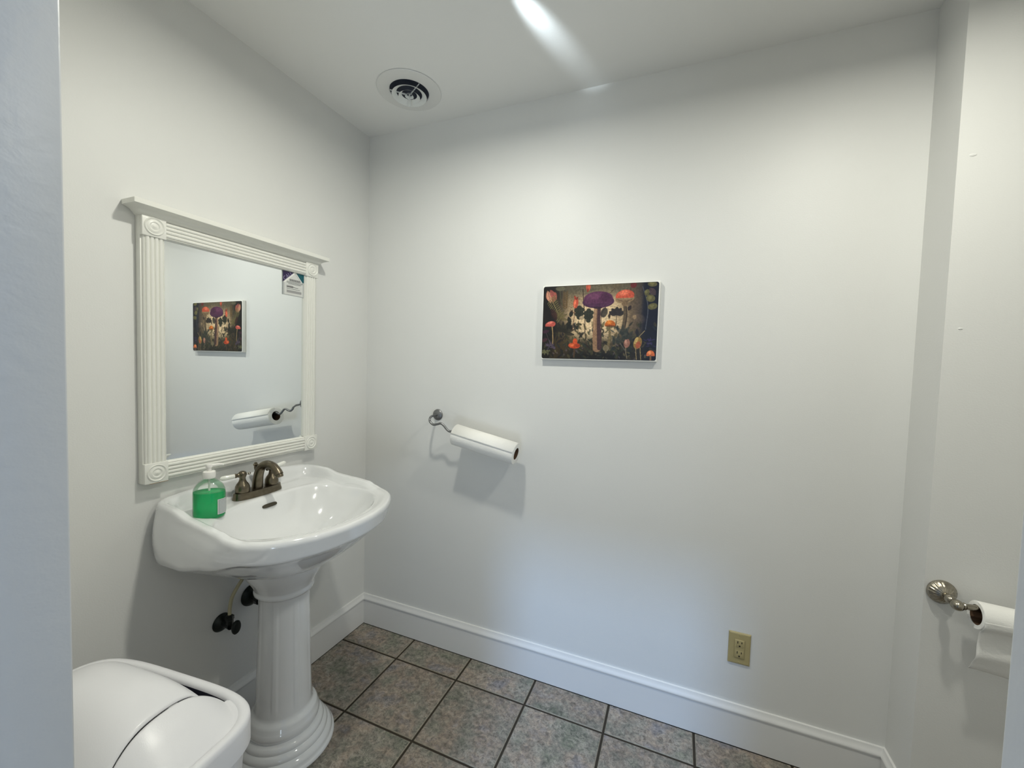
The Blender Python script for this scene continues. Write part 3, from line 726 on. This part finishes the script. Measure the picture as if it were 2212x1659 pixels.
def make_picture():
    x0_, x1_, z0_, z1_ = .925, 1.379, 1.373, 1.673; th = .022
    t = thing('wall_picture', 'unframed rectangular board print of mushrooms and plants on the back wall', 'picture', ((x0_+x1_)/2, 0, z0_))
    bd = box('board', (x0_, -th, z0_), (x1_, -.0006, z1_), M_board, t, bev=.002)
    nu, nv = 400, 264; lin = paint(nu, nv)
    e = .0040; a0, a1, b0, b1 = x0_+e, x1_-e, z0_+e, z1_-e; rad = .008; y = -th-.0006
    us = np.arange(nu+1)/nu; vs = np.arange(nv+1)/nv
    V = []
    for v in vs:
        z = b1-(b1-b0)*v
        for u in us:
            x = a0+(a1-a0)*u
            # rounded corners
            cx_ = min(max(x, a0+rad), a1-rad); cz_ = min(max(z, b0+rad), b1-rad); dx, dz = x-cx_, z-cz_; d = math.hypot(dx, dz)
            if dx != 0 and dz != 0 and d > rad: V.append((cx_+dx*rad/d, y, cz_+dz*rad/d))
            else: V.append((x, y, z))
    n = nu+1
    F = [(j*n+i, (j+1)*n+i, (j+1)*n+i+1, j*n+i+1) for j in range(nv) for i in range(nu)]
    me = bpy.data.meshes.new('print'); me.from_pydata(V, [], F)
    ca = me.color_attributes.new('Col', 'FLOAT_COLOR', 'POINT')
    pad = np.pad(lin, ((0, 1), (0, 1), (0, 0)), 'edge'); ua = (np.arange(nv+1)[:, None]+np.zeros(n)[None]); 
    # darkened rim of the print
    I, Jx = np.meshgrid(np.arange(n), np.arange(nv+1)); edge = np.minimum(np.minimum(I, nu-I)*(a1-a0)/nu, np.minimum(Jx, nv-Jx)*(b1-b0)/nv)
    pad = pad*np.clip(edge/.0022, .06, 1)[..., None]
    rgba = np.concatenate([pad, np.ones((nv+1, n, 1))], 2).astype(np.float32)
    ca.data.foreach_set('color', rgba.ravel()); me.update()
    m = mat('print_ink', (.5, .5, .5), .35); nt = m.node_tree; at = nt.nodes.new('ShaderNodeAttribute'); at.attribute_name = 'Col'
    nt.links.new(at.outputs['Color'], nt.nodes['Principled BSDF'].inputs['Base Color'])
    o = link('print', me, m, t); o['label'] = 'dark print of purple and orange mushrooms among leaves'
    finish(t)
make_picture()

# ---------------------------------------------------------------- paper towel roll and its holder
RA = Vector((.5670, -.085, 1.0360)); RB = Vector((.8540, -.085, .9820))
def roll_mesh(name, a, b, r, rc, m, par, wob=.0):
    ax = (b-a); L = ax.length; X, Y, A = frame_of(ax); n = 72; V = []; F = []
    prof = [(rc, 0), (r-.001, 0), (r, .001)]+[(r, L*k/10) for k in range(1, 10)]+[(r, L-.001), (r-.001, L), (rc, L)]
    for q, (rr, h) in enumerate(prof):
        for k in range(n):
            t = 2*PI*k/n; e = 0 if rr <= rc else wob*math.sin(3*t+h*30)*.3
            V.append(a+(X*math.cos(t)+Y*math.sin(t))*(rr+e)+A*h)
    m_ = len(prof)
    for i in range(m_):
        for k in range(n): F.append((i*n+k, i*n+(k+1) % n, ((i+1) % m_)*n+(k+1) % n, ((i+1) % m_)*n+k))
    return pyd(name, V, F, m, par, True, ang=45)
def make_towel():
    t = thing('towel_holder', 'grey metal wall holder with a wavy arm for paper towels', 'towel holder', (.4234, 0, 1.1036))
    lathe('wall_plate', [(0, .0005), (.0255, .0005), (.0262, .002), (.0255, .004), (.021, .0075), (.013, .0105), (.006, .0125), (0, .013)], M_steel, t, (.4234, 0, 1.1036), (0, -1, 0), 40)
    rod = [(.4234, -.010, 1.1036), (.424, -.040, 1.1030), (.431, -.072, 1.1015), (.4360, -.087, 1.093), (.4400, -.0900, 1.082), (.4560, -.0900, 1.0710), (.477, -.0895, 1.0745), (.4950, -.089, 1.0790), (.5105, -.088, 1.0700), (.5223, -.088, 1.0580), (.5360, -.087, 1.0480), (.5529, -.086, 1.0490)]
    d = (RB-RA).normalized()
    rod += [tuple(RA+d*.01+Vector((0, 0, .0182))), tuple(RA+d*.10+Vector((0, 0, .0182))), tuple(RA+d*.265+Vector((0, 0, .0182)))]
    tube('arm', rod, .0052, M_steel, t, n=16, sub=6)
    finish(t)
    t = thing('paper_towel_roll', 'roll of white paper towels hanging on the grey wall holder', 'paper towel', tuple(RA))
    roll_mesh('paper', RA, RB, .0455, .0250, M_paper, t, .0012)
    o = roll_mesh('core', RA+d*.0008, RB-d*.0008, .0248, .0234, M_card, t); o['label'] = 'brown cardboard core'
    # loose outer sheet edge
    X, Y, A = frame_of(d); V = []; F = []; n = 16; L = (RB-RA).length
    up = Vector((0, 0, 1)); fr = Vector((0, -1, 0)); fr = (fr-d*fr.dot(d)).normalized(); up2 = d.cross(fr)*-1
    if up2.z < 0: up2 = -up2
    for k in range(n+1):
        a = math.radians(95-(80*k/n)); rr = .0460+.0024*(k/n)**3
        p = up2*math.sin(a)*rr+fr*math.cos(a)*rr
        V += [RA+d*.001+p, RA+d*(L-.001)+p]
    for k in range(n): F.append((2*k, 2*k+1, 2*k+3, 2*k+2))
    o = pyd('loose_sheet', V, F, M_paper, t, True)
    mo = o.modifiers.new('s', 'SOLIDIFY'); mo.thickness = .0006; mo.offset = 1
    finish(t)
make_towel()

# ---------------------------------------------------------------- toilet paper on the right wall
def make_tp():
    hx, hz = 2.161, .7500; yb = J
    t = thing('toilet_paper_holder', 'antique nickel toilet paper holder with domed fluted wall mount', 'paper holder', (hx, yb, hz))
    n = 96; prof = [(.031, 0), (.0325, .002), (.0325, .006), (.030, .010), (.026, .016), (.020, .0215), (.013, .025), (.008, .027)]; V = []; F = []
    for r, h in prof:
        for k in range(n):
            a = 2*PI*k/n; rr = r*(1-.075*(.5-.5*math.cos(20*a))*(1 if .012 < r < .0305 else 0))
            V.append((hx+rr*math.cos(a), yb-h-.0003, hz+rr*math.sin(a)))
    for i in range(len(prof)-1):
        for k in range(n): F.append((i*n+k, i*n+(k+1) % n, (i+1)*n+(k+1) % n, (i+1)*n+k))
    F += [tuple(range(n)), tuple((len(prof)-1)*n+k for k in range(n))]
    pyd('wall_mount', V, F, M_nickel, t, True, ang=50)
    lathe('post', [(0, .024), (.0075, .025), (.0065, .029), (.009, .033), (.0118, .039), (.0118, .044), (.009, .050), (.0062, .053), (.0058, .056), (.0080, .059), (.0125, .066), (.0138, .073), (.0125, .080), (.0085, .0865), (.004, .089), (0, .0895)], M_nickel, t, (hx, yb, hz), (0, -1, 0), 32)
    ya = yb-.073
    lathe('arm', [(0, .010), (.0085, .011), (.0095, .014), (.0072, .017), (.0072, .020), (.0082, .030), (.0088, .05), (.0088, .118), (.006, .123), (0, .124)], M_nickel, t, (hx, ya, hz), (1, 0, 0), 24)
    finish(t)
    xa, xb = hx+.037, hx+.137; r, rc = .0350, .0250; zc = hz+.0088-rc+.0002; dzr = -.007
    t = thing('toilet_paper_roll', 'nearly used up toilet paper roll with a hanging sheet on the right wall', 'toilet paper', (xa, ya, zc))
    roll_mesh('paper', Vector((xa, ya, zc)), Vector((xb, ya, zc+dzr)), r, rc, M_paper, t, .0010)
    o = roll_mesh('core', Vector((xa+.0008, ya, zc)), Vector((xb-.0008, ya, zc+dzr)), rc-.0002, rc-.0016, M_card, t); o['label'] = 'dark cardboard core'
    # hanging sheet leaves the front of the roll and curls back to the wall
    pts = [(ya-.0355, zc-.001), (ya-.0330, zc-.016), (ya-.0225, zc-.031), (ya-.0140, zc-.047), (ya-.0125, zc-.080), (ya-.009, zc-.110), (ya+.003, zc-.134), (ya+.014, zc-.152)]
    C = catmull([(0, y, z) for y, z in pts], 5); V = []; F = []; m = 14
    for i, c in enumerate(C):
        for k in range(m+1):
            q = k/m; x = xa+.001+(xb-xa-.002)*q; f = i/len(C)
            crease = .0012*math.sin(f*26+q*2.2)*min(1, f*3)
            V.append((x, c.y+crease+.002*f*math.sin(q*5), c.z-.010*f*f*q*.8))
    for i in range(len(C)-1):
        for k in range(m): a = i*(m+1)+k; F.append((a, a+1, a+m+2, a+m+1))
    o = pyd('hanging_sheet', V, F, M_paper, t, True)
    mo = o.modifiers.new('s', 'SOLIDIFY'); mo.thickness = .0007
    finish(t)
make_tp()

# ---------------------------------------------------------------- outlet
def make_outlet():
    cx, cz = 1.7008, .3567; w, h = .0700, .1145
    t = thing('wall_outlet', 'tan duplex outlet with cover plate low on the back wall', 'outlet', (cx, 0, cz))
    V = []; F = []
    for e, y in ((0, -.0003), (0, -.0025), (.0012, -.0042), (.0045, -.0060)):
        V += [(cx-w/2+e, y, cz-h/2+e), (cx+w/2-e, y, cz-h/2+e), (cx+w/2-e, y, cz+h/2-e), (cx-w/2+e, y, cz+h/2-e)]
    for i in range(3):
        for k in range(4): F.append((4*i+k, 4*i+(k+1) % 4, 4*i+4+(k+1) % 4, 4*i+4+k))
    F += [(0, 1, 2, 3), (12, 13, 14, 15)]
    pyd('cover_plate', V, F, M_almond, t, True, ang=20)
    rc = box('receptacle', (cx-.0165, -.0085, cz-.0335), (cx+.0165, -.0055, cz+.0335), M_almond, t, bev=.0022)
    for dz in (.0185, -.0185):
        box('face', (cx-.0125, -.0092, cz+dz-.0130), (cx+.0125, -.0080, cz+dz+.0130), M_almond, rc, bev=.0004)
        for dx, hh in ((-.0064, .0044), (.0064, .0034)):
            box('slot', (cx+dx-.0012, -.0096, cz+dz+.0040-hh+.002), (cx+dx+.0012, -.0088, cz+dz+.0040+hh+.002), M_slot, rc)
        lathe('ground_hole', [(0, 0), (.0027, 0), (.0027, .0008), (0, .0008)], M_slot, rc, (cx, -.0088, cz+dz-.0070), (0, -1, 0), 16)
    for dz in (.0485, -.0485):
        lathe('screw', [(0, 0), (.0030, 0), (.0026, .0010), (0, .0013)], M_almond, t, (cx, -.0058, cz+dz), (0, -1, 0), 16)
    finish(t)
make_outlet()

# ---------------------------------------------------------------- trash can
def make_bin():
    xa, xb, ya, yb = .182, .694, -1.350, -1.062; zr = .609
    cx, cy = (xa+xb)/2, (ya+yb)/2; hx, hy = (xb-xa)/2, (yb-ya)/2
    t = thing('trash_can', 'white plastic swing-lid trash can on the floor beside the sink', 'trash can', (cx, cy, 0))
    n = 128
    def loop(sx_, sy_, z, ex=4.2):
        out = []
        for k in range(n):
            a = 2*PI*k/n; c, s_ = math.cos(a), math.sin(a)
            f = (abs(c)**ex+abs(s_)**ex)**(-1/ex)
            out.append((cx+sx_*f*c, cy+sy_*f*s_, z))
        return out
    def loft(name, L, m, par, close=(True, True), ang=45):
        V = [p for l in L for p in l]; F = []
        for i in range(len(L)-1):
            for k in range(n): F.append((i*n+k, i*n+(k+1) % n, (i+1)*n+(k+1) % n, (i+1)*n+k))
        if close[0]: F.append(tuple(range(n)))
        if close[1]: F.append(tuple((len(L)-1)*n+k for k in range(n)))
        return pyd(name, V, F, m, par, True, ang=ang)
    loft('body', [loop(hx*.80, hy*.78, .0005), loop(hx*.815, hy*.795, .006), loop(hx*.96, hy*.94, zr-.060), loop(hx*.955, hy*.935, zr-.0605), loop(hx*.93, hy*.91, zr-.05)], M_plast, t)
    # dome: height over the rim plane
    def dome(u, v):      # u,v in -1..1 of the rim opening
        q = (abs(u)**3.2+abs(v)**3.2)**(1/3.2)
        return .088*(1-min(1, q)**2.3)
    ix, iy = hx-.020, hy-.020
    def dz(x, y): return zr-.004+dome((x-cx)/ix, (y-cy)/iy)
    # rim collar with the fixed front part of the dome
    rim = loft('rim', [loop(hx-.004, hy-.004, zr-.062), loop(hx, hy, zr-.060), loop(hx, hy, zr-.014), loop(hx-.001, hy-.001, zr-.005), loop(hx-.005, hy-.005, zr-.0005), loop(hx-.011, hy-.011, zr), loop(hx-.017, hy-.017, zr-.002), loop(ix, iy, zr-.006), loop(ix-.001, iy-.001, zr-.010)]
               , M_plast, t, (False, False))
    # flap: everything left of the seam; fixed dome: right of it
    def seam_x(v): return .595+.10*v*v   # in u units
    EX = 4.2
    def sr(a): c, s_ = math.cos(a), math.sin(a); return (abs(c)**EX+abs(s_)**EX)**(-1/EX)
    def surf(u, v, off=0, k=.996): return (cx+ix*u*k, cy+iy*v*k, dz(cx+ix*u, cy+iy*v)+off)
    # swinging flap, star-shaped about (-.35, 0)
    na, nr = 160, 26; V = [surf(-.35, 0, .001)]; F = []
    def inside(u, v):
        gap = .125*sstep((u+.65)/.95)*sstep((.70-u)/.10) if v > 0 else 0
        q = (abs(u)**EX+abs(v)**EX)**(1/EX)
        return q < .985-gap and u < seam_x(v)-.006
    for k in range(na):
        a = 2*PI*k/na; lo, hi = 0, 2
        for _ in range(26):
            r = (lo+hi)/2
            if inside(-.35+r*math.cos(a), r*math.sin(a)): lo = r
            else: hi = r
        for i in range(1, nr+1):
            q = i/nr; u, v = -.35+lo*q*math.cos(a), lo*q*math.sin(a)
            V.append(surf(u, v, .001-.031*sstep((v-.42)/.48)*sstep((u+.65)/.9)))
    for k in range(na):
        k2 = (k+1) % na; F.append((0, 1+k*nr, 1+k2*nr))
        for i in range(nr-1): F.append((1+k*nr+i, 1+k*nr+i+1, 1+k2*nr+i+1, 1+k2*nr+i))
    fl = pyd('swing_flap', V, F, M_plast, t, True, ang=60)
    mo = fl.modifiers.new('s', 'SOLIDIFY'); mo.thickness = .003; mo.offset = -1
    # fixed part of the dome right of the seam
    V = []; F = []; nj, ni = 80, 24; vm = .999
    def ub(v): return max(0, 1-abs(v)**EX)**(1/EX)
    while ub(vm) < seam_x(vm)+.02 and vm > .5: vm -= .001
    for j in range(nj+1):
        v = vm*math.sin(PI/2*(-1+2*j/nj))
        for i in range(ni+1):
            u0 = seam_x(v)+.004; V.append(surf(u0+(max(ub(v), u0)-u0)*i/ni, v, 0, .996+.020*sstep((i/ni-.5)*2)))
    for j in range(nj):
        for i in range(ni): a = j*(ni+1)+i; F.append((a, a+1, a+ni+2, a+ni+1))
    fx = pyd('lid_front', V, F, M_plast, t, True, ang=60)
    mo = fx.modifiers.new('s', 'SOLIDIFY'); mo.thickness = .003; mo.offset = -1
    # narrow finger slit near the back edge of the flap
    V = []; F = []
    for k in range(13):
        q = k/12; w = .0028*math.sin(PI*min(1, .12+q*.88))**.5; x = cx-.025+.062*q; y = cy+iy*.76-.004*q
        for e in (-w, w): V.append((x, y+e, dz(x, y+e)-.0085))
    for k in range(12): F.append((2*k, 2*k+1, 2*k+3, 2*k+2))
    pyd('finger_slit', V, F, M_dark, t)
    loft('inner_well', [loop(ix+.0005, iy+.0005, zr-.009), loop(ix-.006, iy-.006, zr-.05), loop(ix-.02, iy-.02, zr-.052)], M_dark, t, (False, True))
    finish(t); t.rotation_euler.z = .107
make_bin()

# ---------------------------------------------------------------- plumbing under the sink
def make_valve():
    vy, vz = -.712, .408
    t = thing('supply_valve', 'dark bronze shut-off valve with oval handle on the wall under the sink', 'valve', (0, vy, vz))
    lathe('wall_flange', [(0, .0005), (.030, .0005), (.0315, .002), (.030, .005), (.024, .010), (.014, .014), (.011, .016), (0, .016)], M_black, t, (0, vy, vz), (1, 0, 0), 36)
    tube('valve_body', [(.012, vy, vz), (.03, vy, vz), (.052, vy, vz)], [.0115, .011, .0125], M_black, t, n=20)
    lathe('outlet_nut', [(0, .004), (.010, .004), (.0115, .010), (.0115, .020), (.0135, .022), (.0135, .034), (.010, .037), (0, .037)], M_black, t, (.045, vy, vz), n=6, ang=20)
    lathe('handle', [(0, .012), (.006, .012), (.006, .022), (.015, .024), (.019, .029), (.0195, .034), (.016, .038), (0, .040)], M_black, t, (.040, vy, vz), (1, .15, -.05), 28, sx=1.25, sy=.85, rot=PI/2)
    finish(t)
    t = tag(tube('supply_hose', [(.045, vy, vz+.040), (.0455, vy, vz+.062), (.048, vy+.006, vz+.098), (.052, vy+.022, vz+.128), (.058, vy+.041, vz+.158), (.066, vy+.056, vz+.200), (.072, vy+.060, vz+.285)], .0058, M_tube, None, n=14, sub=6), 'cream plastic water supply tube rising from the valve to the sink', 'hose')
    ty, tz = -.603, .452
    t = thing('drain_trap', 'dark drain trap behind the sink pedestal', 'pipe', (0, ty, tz))
    lathe('wall_flange', [(0, .0005), (.038, .0005), (.040, .002), (.038, .007), (.028, .014), (.020, .018), (0, .018)], M_black, t, (0, ty, tz), (1, 0, 0), 36)
    tube('trap_pipe', [(.012, ty, tz), (.05, ty, tz), (.085, ty-.002, tz-.002), (.108, ty-.006, tz+.012), (.114, ty-.012, tz+.04), (.118, ty-.018, tz+.10), (.13, ty-.022, tz+.20)], .0165, M_black, t, n=20)
    lathe('slip_nut', [(0, 0), (.022, 0), (.0245, .003), (.0245, .018), (.022, .021), (0, .021)], M_black, t, (.040, ty, tz), (1, 0, 0), 10, ang=20)
    lathe('slip_nut', [(0, 0), (.022, 0), (.0245, .003), (.0245, .018), (.022, .021), (0, .021)], M_black, t, (.0155*7.4, ty-.014, tz+.055), n=10, ang=20)
    finish(t)
make_valve()

# ---------------------------------------------------------------- ceiling vent
def make_vent():
    cx, cy = .397, -.224
    t = thing('ceiling_vent', 'round white ceiling vent with concentric rings and dark centre', 'vent', (cx, cy, H))
    lathe('cover_plate', [(.077, H-.001), (.1255, H-.0005), (.1272, H-.0015), (.1255, H-.0035), (.082, H-.0070), (.0785, H-.0065), (.0770, H-.003)], M_vent, t, (cx, cy, 0), n=72, caps=False)
    lathe('dark_filter', [(0, H-.0025), (.0775, H-.0025), (.0775, H-.0010), (0, H-.0010)], M_filter, t, (cx, cy, 0), n=48)
    def ring(name, r0, r1, z0, z1, th=.0016):
        lathe(name, [(r0, z0), (r1, z1), (r1-th, z1+.001), (r0-th, z0+.001), (r0, z0)], M_ventw, t, (cx, cy, 0), n=60, ang=60, caps=False)
    ring('ring', .0690, .0520, H-.021, H-.013)
    ring('ring', .0425, .0320, H-.025, H-.017)
    ring('ring', .0170, .0125, H-.023, H-.016)
    for a in (math.radians(-25), math.radians(95), math.radians(215)):
        d = Vector((math.cos(a), math.sin(a), 0)); p = Vector((-d.y, d.x, 0))*.0008; c = Vector((cx, cy, 0))
        V = [c+d*r+p*s_+Vector((0, 0, z)) for r, z0, z1 in ((.008, H-.020, H-.014), (.0765, H-.010, H-.006)) for s_ in (-1, 1) for z in (z0, z1)]
        pyd('spoke', V, [(0, 1, 3, 2), (4, 6, 7, 5), (0, 4, 5, 1), (2, 3, 7, 6), (0, 2, 6, 4), (1, 5, 7, 3)], M_ventw, t)
    tube('centre_screw', [(cx, cy, H-.012), (cx, cy, H-.030), (cx+.001, cy+.001, H-.042)], .0028, M_ventw, t, n=10)
    b = box('pull_tab', (cx-.0085, cy-.001, H-.062), (cx+.0085, cy+.001, H-.036), M_ventw, t, bev=.0006)
    finish(t)
make_vent()
bpy.context.view_layer.update()
